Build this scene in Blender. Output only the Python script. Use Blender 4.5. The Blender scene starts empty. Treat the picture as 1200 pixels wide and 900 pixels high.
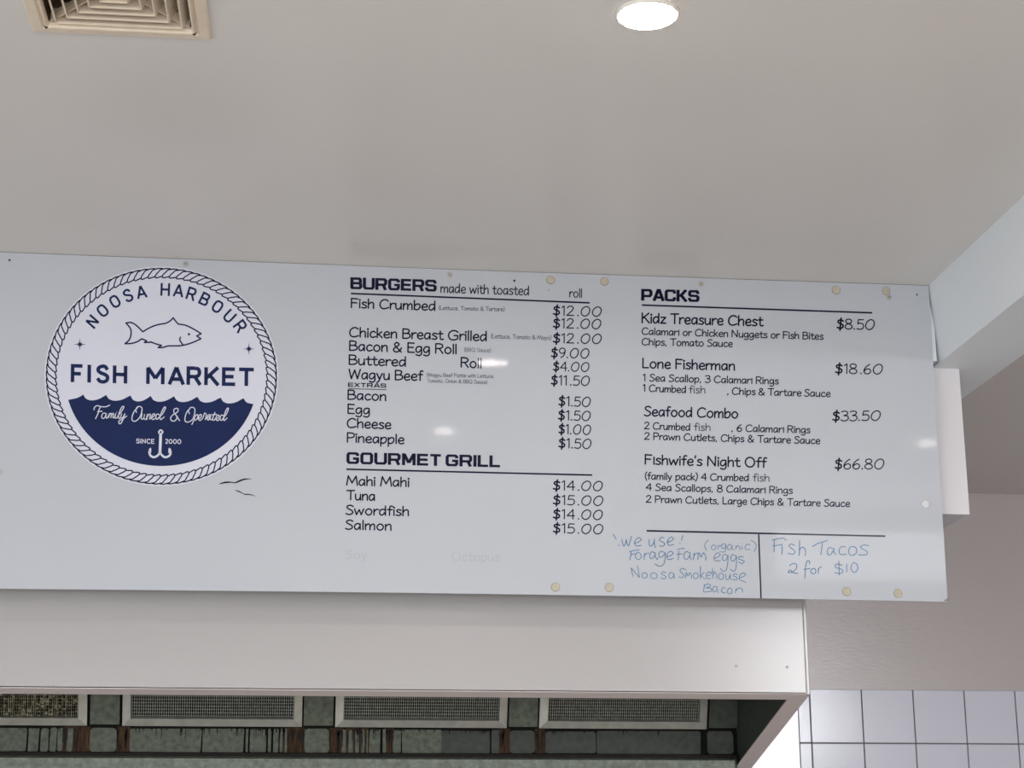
import bpy, bmesh, math, random
from mathutils import Vector, Matrix

# ------------------------------------------------------------------ camera
YAW, PIT, ROL, FPX = 0.11040721, 0.26891133, -0.00264731, 2049.0
CAM = Vector((0.0, -4.5, 1.6))
_cy, _sy, _cp, _sp = math.cos(YAW), math.sin(YAW), math.cos(PIT), math.sin(PIT)
_f = Vector((_sy*_cp, _cy*_cp, _sp)); _r = Vector((_cy, -_sy, 0.0)); _u = _r.cross(_f)
_r2 = math.cos(ROL)*_r + math.sin(ROL)*_u; _u2 = -math.sin(ROL)*_r + math.cos(ROL)*_u
scn = bpy.context.scene
COL = scn.collection
cd = bpy.data.cameras.new('camera'); cam = bpy.data.objects.new('camera', cd); COL.objects.link(cam)
M = Matrix((_r2, _u2, -_f)).transposed().to_4x4(); M.translation = CAM
cam.matrix_world = M
cd.sensor_fit = 'HORIZONTAL'; cd.sensor_width = 36.0; cd.lens = FPX/1200.0*36.0
cd.clip_start = 0.05; cd.clip_end = 200
scn.camera = cam

# ------------------------------------------------------------------ world and light
H = 3.1495                                                   # ceiling height
w = bpy.data.worlds.new('sky'); scn.world = w; w.use_nodes = True
bg = w.node_tree.nodes['Background']; bg.inputs[0].default_value = (0.82, 0.91, 1.0, 1); bg.inputs[1].default_value = 1.0

def area(name, loc, rot, sx, sy, watts, col):
    l = bpy.data.lights.new(name, 'AREA'); l.shape = 'RECTANGLE'; l.size = sx; l.size_y = sy
    l.energy = watts; l.color = col
    o = bpy.data.objects.new(name, l); o.location = loc; o.rotation_euler = rot; COL.objects.link(o); return o
# daylight entering through the openings of the shopfront behind the camera
area('daylight_shopfront', (-0.55, -8.15, 1.15), (math.radians(48), 0, 0), 5.2, 2.2, 440, (0.93, 0.96, 1.0))
area('added_side_daylight', (-3.95, -3.8, 1.6), (math.radians(70), 0, math.radians(-90)), 3.0, 1.4, 110, (0.88, 0.94, 1.0))  # added light from an unseen left opening, brightens the beam's left face
area('daylight_window', (4.25, -8.15, 2.86), (math.radians(90), 0, 0), 1.8, 0.36, 130, (0.95, 0.96, 1.0))

scn.view_settings.view_transform = 'Standard'; scn.view_settings.look = 'None'
scn.view_settings.gamma = 1.0; scn.view_settings.use_curve_mapping = False
scn.view_settings.exposure = -0.62
scn.cycles.use_denoising = True
scn.cycles.sample_clamp_indirect = 60
scn.cycles.max_bounces = 10; scn.cycles.diffuse_bounces = 6

# ------------------------------------------------------------------ helpers
def s2l(c):
    return tuple(((v/255.0)/12.92 if v <= 10 else (((v/255.0)+0.055)/1.055)**2.4) for v in c)

def mat(name, rgb, rough=0.5, spec=0.5, metal=0.0, var=0.0, vscale=6.0, bump=0.0, bscale=200.0, coat=0.0, stretch=None, emit=None, detail=4.0):
    m = bpy.data.materials.new(name); m.use_nodes = True
    nt = m.node_tree; b = nt.nodes['Principled BSDF']
    c = s2l(rgb)
    b.inputs['Base Color'].default_value = (*c, 1); b.inputs['Roughness'].default_value = rough
    b.inputs['Specular IOR Level'].default_value = spec; b.inputs['Metallic'].default_value = metal
    b.inputs['Coat Weight'].default_value = coat; b.inputs['Coat Roughness'].default_value = 0.045
    tc = nt.nodes.new('ShaderNodeTexCoord'); mp = nt.nodes.new('ShaderNodeMapping')
    nt.links.new(tc.outputs['Object'], mp.inputs[0])
    if stretch: mp.inputs['Scale'].default_value = stretch
    if var:
        n = nt.nodes.new('ShaderNodeTexNoise'); n.inputs['Scale'].default_value = vscale; n.inputs['Detail'].default_value = detail
        nt.links.new(mp.outputs[0], n.inputs[0])
        r = nt.nodes.new('ShaderNodeValToRGB'); nt.links.new(n.outputs[0], r.inputs[0])
        r.color_ramp.elements[0].position = 0.3; r.color_ramp.elements[1].position = 0.7
        r.color_ramp.elements[0].color = (*[max(0, v*(1-var)) for v in c], 1)
        r.color_ramp.elements[1].color = (*[min(1, v*(1+var)) for v in c], 1)
        nt.links.new(r.outputs[0], b.inputs['Base Color'])
    if bump:
        n2 = nt.nodes.new('ShaderNodeTexNoise'); n2.inputs['Scale'].default_value = bscale; n2.inputs['Detail'].default_value = 3
        nt.links.new(mp.outputs[0], n2.inputs[0])
        bp = nt.nodes.new('ShaderNodeBump'); bp.inputs['Strength'].default_value = bump; bp.inputs['Distance'].default_value = 0.002
        nt.links.new(n2.outputs[0], bp.inputs['Height']); nt.links.new(bp.outputs[0], b.inputs['Normal'])
    if emit:
        b.inputs['Emission Color'].default_value = (*s2l(emit[0]), 1); b.inputs['Emission Strength'].default_value = emit[1]
    return m

M_ceil = mat('ceiling_paint', (218, 215, 211), 0.22, 0.35, var=0.02, vscale=1.3)
M_wall = mat('wall_paint', (194, 186, 185), 0.24, 0.9, bump=0.2, bscale=90, stretch=(0.35, 1, 1.6))
M_beam = mat('beam_paint', (226, 232, 236), 0.45, 0.4)
M_bulk = mat('bulkhead_paint', (214, 212, 216), 0.4, 0.4)
M_board = mat('board_gloss', (181, 185, 192), 0.5, 0.15, coat=0.06, var=0.012, vscale=1.5)
M_edge = mat('board_core', (120, 120, 122), 0.6)
M_logo = mat('logo_vinyl', (203, 205, 217), 0.5, 0.3, coat=0.06)
M_rope = mat('rope_vinyl', (204, 205, 219), 0.5, 0.3, coat=0.06)
M_navy = mat('navy_vinyl', (22, 36, 78), 0.5, 0.1, coat=0.08, var=0.12, vscale=12)
M_ink = mat('ink_vinyl', (14, 12, 44), 0.5, 0.1, coat=0.08)
M_inkt = mat('thin_ink_vinyl', (24, 22, 50), 0.5, 0.1, coat=0.08)
M_small = mat('faded_small_print', (88, 88, 104), 0.5, 0.1, coat=0.08)
M_ghost = mat('scraped_off_print', (167, 170, 176), 0.5, 0.1, coat=0.08)
M_blue = mat('blue_marker', (66, 114, 154), 0.5, 0.3, coat=0.0, var=0.22, vscale=45)
M_cream = mat('cream_dot', (180, 173, 156), 0.6, 0.3, var=0.08, vscale=60)
M_creamd = mat('cream_dot_rim', (148, 142, 130), 0.6, 0.3)
M_screw = mat('screw_zinc', (168, 166, 160), 0.4, metal=0.1, var=0.15, vscale=200)
M_black = mat('black_hole', (38, 36, 40), 0.6)
M_cap = mat('white_cap', (206, 205, 208), 0.3)
M_fascia = mat('hood_enamel', (169, 166, 166), 0.22, 0.8, bump=0.04, bscale=150)
M_rim = mat('hood_rim', (222, 213, 211), 0.45, 0.5)
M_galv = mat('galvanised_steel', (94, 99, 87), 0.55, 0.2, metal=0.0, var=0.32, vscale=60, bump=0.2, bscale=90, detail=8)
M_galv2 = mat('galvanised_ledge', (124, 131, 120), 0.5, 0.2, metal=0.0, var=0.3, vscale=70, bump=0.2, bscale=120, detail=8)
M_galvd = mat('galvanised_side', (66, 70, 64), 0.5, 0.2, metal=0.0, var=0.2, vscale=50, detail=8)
M_grease = mat('dark_grease', (26, 20, 15), 0.45, 0.12, var=0.4, vscale=50)
M_rust = mat('brown_grease', (60, 40, 22), 0.5, 0.12, var=0.9, vscale=45, stretch=(3, 3, 0.5), detail=8)
M_joint = mat('blackened_joint', (18, 17, 15), 0.6, 0.1)
M_alu = mat('filter_aluminium', (180, 180, 170), 0.4, metal=0.3, var=0.12, vscale=30)
M_wire = mat('filter_wire', (140, 142, 134), 0.4, metal=0.3, var=0.35, vscale=90)
M_wired = mat('greasy_filter_wire', (112, 108, 88), 0.4, metal=0.4, var=0.7, vscale=60)
M_fback = mat('filter_core', (12, 12, 11), 0.6, 0.05)
M_vent = mat('vent_plastic', (224, 210, 190), 0.4, 0.4, var=0.03, vscale=30)
M_ventd = mat('vent_throat', (84, 68, 52), 0.7, var=0.3, vscale=20)
M_tile = mat('white_glazed_tile', (220, 223, 238), 0.17, 0.8, bump=0.05, bscale=18)
M_grout = mat('grey_grout', (136, 128, 126), 0.8)
M_lampring = mat('lamp_trim', (226, 222, 214), 0.35)
M_lamp = mat('lamp_diffuser', (255, 255, 255), 0.4, emit=((255, 246, 236), 620.0))
M_lampf = mat('lamp_diffuser_dim', (255, 255, 255), 0.4, emit=((255, 244, 228), 30.0))
M_floor = mat('floor_tile', (205, 198, 190), 0.4, var=0.1, vscale=3)
M_room = mat('room_paint', (226, 224, 222), 0.6)
M_panel = mat('stainless_sheet', (232, 236, 250), 0.22, 0.6, metal=0.12, var=0.05, vscale=14, stretch=(4, 1, 0.12))
M_alframe = mat('window_frame_aluminium', (150, 150, 152), 0.4, metal=0.6)
M_glass = bpy.data.materials.new('clear_glass'); M_glass.use_nodes = True
_g = M_glass.node_tree.nodes['Principled BSDF']; _g.inputs['Transmission Weight'].default_value = 1.0; _g.inputs['Roughness'].default_value = 0.0; _g.inputs['IOR'].default_value = 1.45

def obj(name, bm, m, parent=None, smooth=False):
    me = bpy.data.meshes.new(name); bm.to_mesh(me); bm.free()
    ms = m if isinstance(m, (list, tuple)) else [m]
    for x in ms: me.materials.append(x)
    if smooth:
        for p in me.polygons: p.use_smooth = True
    o = bpy.data.objects.new(name, me); COL.objects.link(o)
    if parent: o.parent = parent
    return o
def tag(o, label=None, cat=None, group=None, kind=None):
    if label: o['label'] = label
    if cat: o['category'] = cat
    if group: o['group'] = group
    if kind: o['kind'] = kind
    return o
def empty(name, loc, label, cat, group=None):
    o = bpy.data.objects.new(name, None); COL.objects.link(o); o.location = loc; o.empty_display_size = 0.1
    return tag(o, label, cat, group)
def local(o, parent):
    "mesh was made in world coordinates: keep it there under its parent"
    o.parent = parent; o.matrix_parent_inverse = Matrix.Translation(-parent.location); return o
def wobj(name, bm, m, parent, smooth=False):
    o = obj(name, bm, m, None, smooth)
    if parent: local(o, parent)
    return o
def bx(bm, x0, x1, y0, y1, z0, z1, bev=0.0):
    r = bmesh.ops.create_cube(bm, size=1.0)
    vs = r['verts']
    for v in vs:
        v.co = Vector(((x0+x1)/2+v.co.x*(x1-x0), (y0+y1)/2+v.co.y*(y1-y0), (z0+z1)/2+v.co.z*(z1-z0)))
    if bev:
        es = list({e for v in vs for e in v.link_edges})
        bmesh.ops.bevel(bm, geom=es, offset=bev, segments=2, affect='EDGES', profile=0.5)
def box(name, m, parent, *a, bev=0.0):
    bm = bmesh.new(); bx(bm, *a, bev=bev); return wobj(name, bm, m, parent)
def prism(bm, pts, d):
    "pts: list of Vector outline, d: extrusion vector"
    a = [bm.verts.new(p) for p in pts]; b = [bm.verts.new(p+d) for p in pts]; n = len(pts)
    bm.faces.new(a); bm.faces.new(b[::-1])
    for i in range(n): bm.faces.new((a[i], b[i], b[(i+1) % n], a[(i+1) % n]))
    bmesh.ops.recalc_face_normals(bm, faces=bm.faces[:])
def lathe(bm, prof, c, axis='z', seg=32, close=True):
    rings = []
    for r, h in prof:
        ring = []
        for i in range(seg):
            a = 2*math.pi*i/seg; p = (r*math.cos(a), r*math.sin(a), h)
            if axis == 'y': p = (p[0], p[2], p[1])
            ring.append(bm.verts.new(Vector(c)+Vector(p)))
        rings.append(ring)
    for k in range(len(rings)-1):
        for i in range(seg):
            bm.faces.new((rings[k][i], rings[k][(i+1) % seg], rings[k+1][(i+1) % seg], rings[k+1][i]))
    if close:
        bm.faces.new(rings[0]); bm.faces.new(rings[-1])
    bmesh.ops.recalc_face_normals(bm, faces=bm.faces[:])

# ------------------------------------------------------------------ the setting
def struct(name, m, *a, bev=0.0, parent=None):
    o = box(name, m, parent, *a, bev=bev); o['kind'] = 'structure'; return o
XL, XR, YF, YB = -4.0, 5.6, -8.2, 2.66
struct('floor', M_floor, XL-.2, XR+.2, YF-.2, -.8, -0.1, 0.0)
struct('floor', mat('kitchen_bounce_brown', (100, 76, 66), 0.5, var=0.1, vscale=4), XL-.2, XR+.2, -.8, YB+.2, -0.1, 0.0)  # unseen kitchen half, coloured dark brown to dim and tint the bounce
struct('ground_outside', mat('paving', (150, 146, 140), 0.8, var=0.1), -14, 14, -24, YF-.2, -0.15, -0.05)
# ceiling, with a square throat cut out above the vent
VX0, VX1, VY1 = -0.577, -0.2369, -1.360; VW = VX1-VX0; VY0 = VY1-VW
def Hc(x): return H+.006*max(0.0, (.4-x)/1.26)          # the plasterboard rises a touch to the left
bm = bmesh.new()
cut = 0.035
for a in ((XL-.2, VX0+cut, YF-.2, YB+.2), (VX1-cut, XR+.2, YF-.2, YB+.2), (VX0+cut, VX1-cut, YF-.2, VY0+cut), (VX0+cut, VX1-cut, VY1-cut, YB+.2)):
    for u0, u1 in ((a[0], min(a[1], .4)), (max(a[0], .4), a[1])):
        if u1 > u0: bx(bm, u0, u1, a[2], a[3], H, H+0.15)
for v in bm.verts:
    if abs(v.co.z-H) < 1e-6: v.co.z = Hc(v.co.x)
ceil = obj('ceiling', bm, M_ceil); ceil['kind'] = 'structure'
bm = bmesh.new()
for a in ((YF-.2, -5.35, 0, H+.03), (-5.35, -2.25, 0, .85), (-5.35, -2.25, 2.35, H+.03), (-2.25, YB+.2, 0, H+.03)): bx(bm, XL-.2, XL, *a)
o = obj('wall_left', bm, M_room); o['kind'] = 'structure'
struct('wall_right', M_room, XR, XR+.2, YF-.2, YB+.2, 0, H+.03)
wb = struct('wall_back', M_wall, XL, XR, YB, YB+.2, 0, H+.03)
# front wall with the shop opening and a window (behind the camera)
bm = bmesh.new()
for a in ((XL, -3.2, 0, H), (-3.2, 2.1, 2.3, H), (2.1, 3.3, 0, H), (3.3, 5.4, 0, 2.6), (3.3, 5.4, 3.1, H), (5.4, XR, 0, H)):
    bx(bm, a[0], a[1], YF-.2, YF, a[2], a[3])
wf = obj('wall_front', bm, M_room); wf['kind'] = 'structure'
def frame_rect(name, x0, x1, z0, z1, y0, y1, t, m, parent=None):
    bm = bmesh.new()
    bx(bm, x0, x1, y0, y1, z1-t, z1); bx(bm, x0, x1, y0, y1, z0, z0+t)
    bx(bm, x0, x0+t, y0, y1, z0+t, z1-t); bx(bm, x1-t, x1, y0, y1, z0+t, z1-t)
    return wobj(name, bm, m, parent)
wn = frame_rect('window_1', 3.3, 5.4, 2.6, 3.1, YF-.14, YF-.08, 0.05, M_alframe); wn['kind'] = 'structure'
box('pane', M_glass, wn, 3.35, 5.35, YF-.114, YF-.108, 2.65, 3.05)
bm = bmesh.new()
for a in ((-5.35, -5.29, .85, 2.35), (-2.31, -2.25, .85, 2.35), (-5.29, -2.31, .85, .91), (-5.29, -2.31, 2.29, 2.35)): bx(bm, XL-.14, XL-.08, *a)
wn = obj('added_side_window', bm, M_alframe); wn['kind'] = 'structure'  # unseen window frame, added to go with the extra side light
box('pane', M_glass, wn, XL-.114, XL-.108, -5.29, -2.31, .91, 2.29)
wn = frame_rect('door_1', -3.2, 2.1, 0.0, 2.3, YF-.14, YF-.08, 0.05, M_alframe); wn['kind'] = 'structure'

# bulkhead that carries the menu board, and the dropped beam
BKX = 1.759; BKZ = 2.521; BKY = 0.03
struct('trim_1', M_bulk, -4.0, BKX, BKY, 0.62, BKZ, 2.936, bev=0.002)
struct('trim_2', M_beam, -4.0, 1.672, -.033, 0.62, 2.937, H+.03)
bm = bmesh.new()
prism(bm, [Vector((1.684, YF, 2.936)), Vector((1.884, YF, 2.936)), Vector((1.884, YF, H)), Vector((1.657, YF, H))], Vector((0, YB-YF, 0)))
o = obj('trim_3', bm, M_beam); o['kind'] = 'structure'

# wall tiles on the back wall
TW = 0.2210; TZ = 2.305; TX = 2.029
bx_ = bmesh.new(); bx(bx_, 1.36, XR, YB-.004, YB, TZ-TW*6, TZ-.002)
g = wobj('grout_bed', bx_, M_grout, wb)
def tile_mesh(wd, name):
    bm = bmesh.new(); bx(bm, 0.0022, wd-0.0022, -0.009, 0, -TW+0.0022, -0.0022, bev=0.0018)
    me = bpy.data.meshes.new(name); bm.to_mesh(me); bm.free(); me.materials.append(M_tile); return me
random.seed(3)
tm = tile_mesh(TW, 'tile'); tc_ = tile_mesh(0.052, 'tile_cut')
for r in range(6):
    for c in range(-1, 12):
        me = tc_ if c == -1 else tm
        x = TX-0.052 if c == -1 else TX+c*TW
        o = bpy.data.objects.new('tile', me); COL.objects.link(o); o.parent = wb
        o.location = (x, YB-.004, TZ-r*TW)
        o.rotation_euler = (random.uniform(-.004, .004), random.uniform(-.001, .001), random.uniform(-.004, .004))
# bright stainless sheet left of the tiles
p = box('splashback_sheet', M_panel, None, 0.9, TX-0.053, YB-.0125, YB-.0045, 0.9, TZ-0.002)
tag(p, 'bright white stainless splashback sheet on the wall beside the tiles, under the hood edge', 'splashback')

# ------------------------------------------------------------------ range hood
hood = empty('range_hood', (0.2, 0.3, 1.9), 'wide off-white canopy range hood below the menu board, greasy galvanised inside', 'range hood')
HX = 1.3096; HY = 0.12; HZ = 2.0413; SL = -0.235; RW = 0.046; HL = -1.5; HD = 1.05
def zr(y): return HZ+SL*(y-HY)
box('fascia', M_fascia, hood, HL, HX-.006, HY, HY+.018, HZ, BKZ-.001, bev=0.0015)
box('corner_trim', M_fascia, hood, HX-.006, HX+.004, HY-.002, HY+.02, HZ-.002, BKZ-.001, bev=0.0025)
# side panel with the sloping lower edge
bm = bmesh.new()
prism(bm, [Vector((HX-.012, HY+.02, zr(HY)+.004)), Vector((HX-.012, HD, zr(HD)+.004)), Vector((HX-.012, HD, BKZ-.002)), Vector((HX-.012, HY+.02, BKZ-.002))], Vector((.014, 0, 0)))
wobj('side_panel', bm, M_fascia, hood)
bm = bmesh.new()
prism(bm, [Vector((HX-.034, HY+.05, zr(HY)+.01)), Vector((HX-.034, HD-.01, zr(HD)+.01)), Vector((HX-.034, HD-.01, BKZ-.02)), Vector((HX-.034, HY+.05, BKZ-.02))], Vector((.014, 0, 0)))
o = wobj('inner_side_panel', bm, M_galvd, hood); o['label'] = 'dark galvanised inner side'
# rims, mitred at the corner
def rim(name, pts):
    bm = bmesh.new(); prism(bm, [Vector((x, y, zr(y))) for x, y in pts], Vector((0, 0, .004))); return wobj(name, bm, M_rim, hood)
rim('front_rim', [(HL, HY), (HX+.003, HY), (HX-RW, HY+RW), (HL, HY+RW)])
rim('side_rim', [(HX+.0035, HY+.0005), (HX+.0035, HD), (HX-RW, HD), (HX-RW, HY+RW+.0005)])
# inner lip of the front
box('inner_front_panel', M_galvd, hood, HL, HX-.036, HY+.03, HY+.04, HZ+.006, BKZ-.02)
box('hood_top', M_galvd, hood, HL, HX-.02, HY+.03, 1.06, BKZ-.018, BKZ-.006)
box('joint_bead', M_galv2, hood, HX-.040, HX-.034, HY+.06, HY+.066, zr(HY)+.0, zr(HY)+.02)
FY = 0.80                                                    # plane of the lower edge of the filters
ZF = 1.9995
# dark backing behind the plates
box('backing_plate', M_joint, hood, HL, HX-.036, FY+.012, FY+.02, 1.80, ZF+.01)
# filter bank: everything lies in one plane leaning forward at the top
LEAN = math.radians(20)
def fp(x, s, d=0.0):
    "point on the leaning filter plane: s metres up the slope, d proud of it"
    return Vector((x, FY-s*math.sin(LEAN)-d*math.cos(LEAN), ZF+s*math.cos(LEAN)-d*math.sin(LEAN)))
def fbox(bm, x0, x1, s0, s1, d0, d1):
    vs = [bm.verts.new(fp(x, s, d)) for d in (d0, d1) for (x, s) in ((x0, s0), (x1, s0), (x1, s1), (x0, s1))]
    for f in ((0, 1, 2, 3), (7, 6, 5, 4), (0, 4, 5, 1), (1, 5, 6, 2), (2, 6, 7, 3), (3, 7, 4, 0)): bm.faces.new([vs[i] for i in f])
bm = bmesh.new(); fbox(bm, HL, HX-.036, -.01, .50, -.03, -.02); bmesh.ops.recalc_face_normals(bm, faces=bm.faces[:])
wobj('filter_rack', bm, M_joint, hood)
def zx(px, y):                                               # x of a picture column at depth y near the bank
    d = (px-600)/FPX*_r2 + ((450-840)/FPX)*_u2 + _f; return (CAM + d*((y-CAM.y)/d.y)).x
SPC = [(-97, 102), (143.5, 354), (393, 594), (632, 828)]
flabel = ['heavily clogged greasy mesh filter, leftmost under the hood', 'clean mesh grease filter below the round logo, second from left',
          'mesh grease filter below the burger prices, third from left', 'mesh grease filter nearest the hood corner, rightmost']
for k, (a, b) in enumerate(SPC):
    x0, x1 = zx(a, FY-.01), zx(b, FY-.01)
    fo = empty('grease_filter', fp((x0+x1)/2, 0), flabel[k], 'grease filter', 'grease filters in the hood')
    t = 0.024; hgt = .42
    for (ax, as_, name) in (((x0, x1, x1-t, x0+t), (0, 0, t, t), 'bottom_rail'), ((x0, x1, x1-t, x0+t), (hgt, hgt, hgt-t, hgt-t), 'top_rail'),
                      ((x0, x0, x0+t, x0+t), (0, hgt, hgt-t, t), 'side_rail'), ((x1, x1, x1-t, x1-t), (0, hgt, hgt-t, t), 'side_rail')):
        bm = bmesh.new(); g_ = 0.0006
        prism(bm, [fp(x, s, 0.004 if i < 2 else 0.012) for i, (x, s) in enumerate(zip(ax, as_))], fp(0, 0, 0)-fp(0, 0, .018))
        o = wobj(name, bm, M_alu, fo)
    bm = bmesh.new(); fbox(bm, x0+t*.8, x1-t*.8, t*.8, hgt-t*.8, -.012, -.008); bmesh.ops.recalc_face_normals(bm, faces=bm.faces[:])
    wobj('filter_core', bm, M_fback, fo)
    bm = bmesh.new(); rnd = random.Random(k)
    n = 72; px_ = (x1-x0-2*t)/n; dirty = (k == 0)
    for i in range(n):
        xx = x0+t+(i+.5)*px_; j = rnd.uniform(-.0011, .0011) if dirty else 0
        ws = .0009*(rnd.uniform(.3, 1.5) if dirty else 1)
        fbox(bm, xx-ws+j, xx+ws+j, t, hgt-t, -.004, -.001)
    ns = 38; ps = (hgt-2*t)/ns
    for i in range(ns):
        ss = t+(i+.5)*ps
        fbox(bm, x0+t, x1-t, ss-.0005, ss+.0005, -.0055, -.003)
    if dirty:
        for i in range(260):
            xx = rnd.uniform(x0+t, x1-t); ss = rnd.uniform(t, .14); r_ = rnd.uniform(.001, .005)
            fbox(bm, xx-r_, xx+r_, ss-r_*.8, ss+r_*.8, -.004, -.0005)
    bmesh.ops.recalc_face_normals(bm, faces=bm.faces[:])
    wobj('wire_mesh', bm, M_wired if dirty else M_wire, fo)
# blanking plates between the filters, in the plane of the bank
for a, b in ((105.5, 140), (356, 390.5), (596.5, 630), (831, 864)):
    # the last one is a darker grey
    bm = bmesh.new(); fbox(bm, zx(a, FY-.01), zx(b, FY-.01), 0.003, .46, -.02, 0.0); bmesh.ops.recalc_face_normals(bm, faces=bm.faces[:])
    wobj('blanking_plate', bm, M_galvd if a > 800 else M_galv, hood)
# row of galvanised plates below
def roundrect(x0, x1, z0, z1, r, jit=0.0, rnd=random):
    pts = []
    for cx, cz, a0 in ((x1-r, z1-r, 0), (x0+r, z1-r, 90), (x0+r, z0+r, 180), (x1-r, z0+r, 270)):
        for k in range(4):
            a = math.radians(a0+k*30); pts.append(Vector((cx+r*math.cos(a)+rnd.uniform(-jit, jit), 0, cz+r*math.sin(a)+rnd.uniform(-jit, jit))))
    return pts
rd = random.Random(5)
PZ0, PZ1 = 1.922, ZF-.006
plates = [(-80, 33, .006), (35, 47.5, .004), (49.5, 58.5, .006), (60.5, 68, .006), (69, 75.5, .006), (80, 87, .006), (107, 138.5, .012), (153.5, 237, .006), (238.5, 286.5, .005),
          (289, 292, .003), (294, 313, .005), (315, 319, .004), (321, 327, .005), (329, 332, .004), (334.5, 337, .003),
          (357.5, 386.5, .010), (401.5, 406, .004), (409, 414.5, .004), (417, 421, .004), (424, 427.5, .004), (430, 431.8, .002), (433.5, 446, .004), (449, 453, .003), (461, 470, .004),
          (471.5, 518, .005), (518.5, 574, .004), (576, 585, .003), (597.5, 626.5, .012), (639, 698, .009), (698.7, 820, .006), (828, 858, .010)]
for a, b, r in plates:
    bm = bmesh.new(); x0, x1 = zx(a, FY), zx(b, FY)
    r = min(r, (x1-x0)*.45)
    pts = roundrect(x0, x1, PZ0+rd.uniform(0, .003), PZ1-rd.uniform(0, .004), r, .0009, rd)
    for q in pts: q.y = FY-.001
    prism(bm, pts, Vector((0, .007, 0)))
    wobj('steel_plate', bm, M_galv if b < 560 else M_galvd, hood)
# brown grease filling the wide joints
for a, b in ((75, 107), (138, 154), (330, 358), (386, 402), (406, 434), (452, 462), (585, 598), (627, 639)):
    bm = bmesh.new(); x0, x1 = zx(a, FY), zx(b, FY)
    bx(bm, x0, x1, FY+.001, FY+.010, PZ0-.002, PZ1+.003)
    o = wobj('grease_stain', bm, M_rust, hood); o['label'] = 'brown baked-on grease in the joint'
# drips running down the plates: tapered beads
bm = bmesh.new()
def drip(px, top, ln, wd):
    x = zx(px, FY); z1 = PZ1-top; z0 = z1-ln; n = 6; L_, R_ = [], []
    for i in range(n+1):
        t_ = i/n; ww = wd*(1-.75*t_)*(1+.3*math.sin(9*t_+px)); xo = .0006*math.sin(5*t_+px*3)
        L_.append(bm.verts.new((x-ww+xo, FY-.0016, z1-ln*t_))); R_.append(bm.verts.new((x+ww+xo, FY-.0016, z1-ln*t_)))
    for i in range(n): bm.faces.new((L_[i], R_[i], R_[i+1], L_[i+1]))
for px, lo, hi, k in ((10, 30, 60, 6), (60, 20, 85, 6), (160, 157, 180, 7), (200, 181, 235, 9), (260, 240, 285, 9), (300, 294, 340, 26), (420, 402, 470, 22), (540, 520, 572, 16), (660, 640, 700, 12), (760, 700, 820, 10), (490, 472, 516, 8)):
    for i in range(k):
        drip(rd.uniform(lo, hi), rd.uniform(-.002, .002), abs(rd.gauss(.004, .014 if k > 8 and lo < 500 else .006))+.003, rd.uniform(.0008, .003))
for lo, hi in ((75, 107), (138, 154), (330, 358), (386, 402), (406, 434), (452, 462), (585, 598), (627, 639)):
    for i in range(5): drip(rd.uniform(lo, hi), rd.uniform(0, .01), rd.uniform(.03, .072), rd.uniform(.001, .0032))
o = wobj('grease_drips', bm, M_grease, hood); o['kind'] = 'stuff'
# dark gutter joint and the lighter ledge below it
box('gutter', M_grease, hood, HL, HX-.038, FY-.012, FY+.012, 1.908, PZ0+.001, bev=0.002)
bm = bmesh.new()
prism(bm, [Vector((x, y, z)) for x, y, z in ((HL, FY-.02, 1.911), (HX-.045, FY-.02, 1.911), (HX-.060, FY-.05, 1.903), (HL, FY-.05, 1.903))], Vector((0, 0, -.14)))
wobj('grease_ledge', bm, M_galv2, hood)
box('hood_back', M_galvd, hood, HL, HX-.036, 1.05, 1.06, 1.76, BKZ-.02)
box('hood_end', M_galvd, hood, HL-.01, HL, HY, 1.06, 1.80, BKZ-.01)
# small screw on the fascia
def disc_part(name, m, parent, c, r, h, seg=20):
    bm = bmesh.new(); lathe(bm, [(r, 0), (r, -h*.6), (r*.7, -h)], c, 'y', seg); return wobj(name, bm, m, parent)
def fx(px, py, y):
    d = (px-600)/FPX*_r2 + ((450-py)/FPX)*_u2 + _f; return CAM + d*((y-CAM.y)/d.y)
for px, py in ((922.5, 781.5), (863, 780.5)):
    disc_part('rivet', M_screw, hood, fx(px, py, HY), .0035, .002, 10)

# ------------------------------------------------------------------ ceiling vent
vent = empty('ceiling_vent', ((VX0+VX1)/2, (VY0+VY1)/2, H), 'cream square louvred air vent set in the ceiling', 'air vent')
VC = Vector(((VX0+VX1)/2, (VY0+VY1)/2, 0))
def square_ring(bm, prof, sides=4):
    "prof: (half width, z) closed profile swept round a square"
    rings = []
    for h_, z in prof:
        rings.append([bm.verts.new((VC.x+sx*h_, VC.y+sy*h_, z)) for sx, sy in ((-1, -1), (1, -1), (1, 1), (-1, 1))])
    n = len(rings)
    for k in range(n):
        a, b = rings[k], rings[(k+1) % n]
        for i in range(4): bm.faces.new((a[i], a[(i+1) % 4], b[(i+1) % 4], b[i]))
    bmesh.ops.recalc_face_normals(bm, faces=bm.faces[:])
hv = VW/2
bm = bmesh.new()
square_ring(bm, [(hv, H-.0005), (hv, H-.005), (hv-.004, H-.008), (hv-.022, H-.009), (hv-.025, H-.005), (hv-.027, H-.005), (hv-.030, H-.012), (hv-.034, H-.012), (hv-.036, H-.002), (hv-.036, H-.0005)])
o = wobj('frame', bm, M_vent, vent)
md = o.modifiers.new('b', 'BEVEL'); md.width = .003; md.segments = 2; md.limit_method = 'ANGLE'; md.angle_limit = math.radians(60)
for k in range(5):
    hh = hv-.036-.001-k*.0235
    if hh < .03: break
    bm = bmesh.new()
    square_ring(bm, [(hh, H+.026), (hh-.0015, H+.027), (hh-.0165, H-.008), (hh-.017, H-.0115), (hh-.0155, H-.0125), (hh-.0135, H-.011)])
    wobj('louvre', bm, M_vent, vent)
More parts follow.
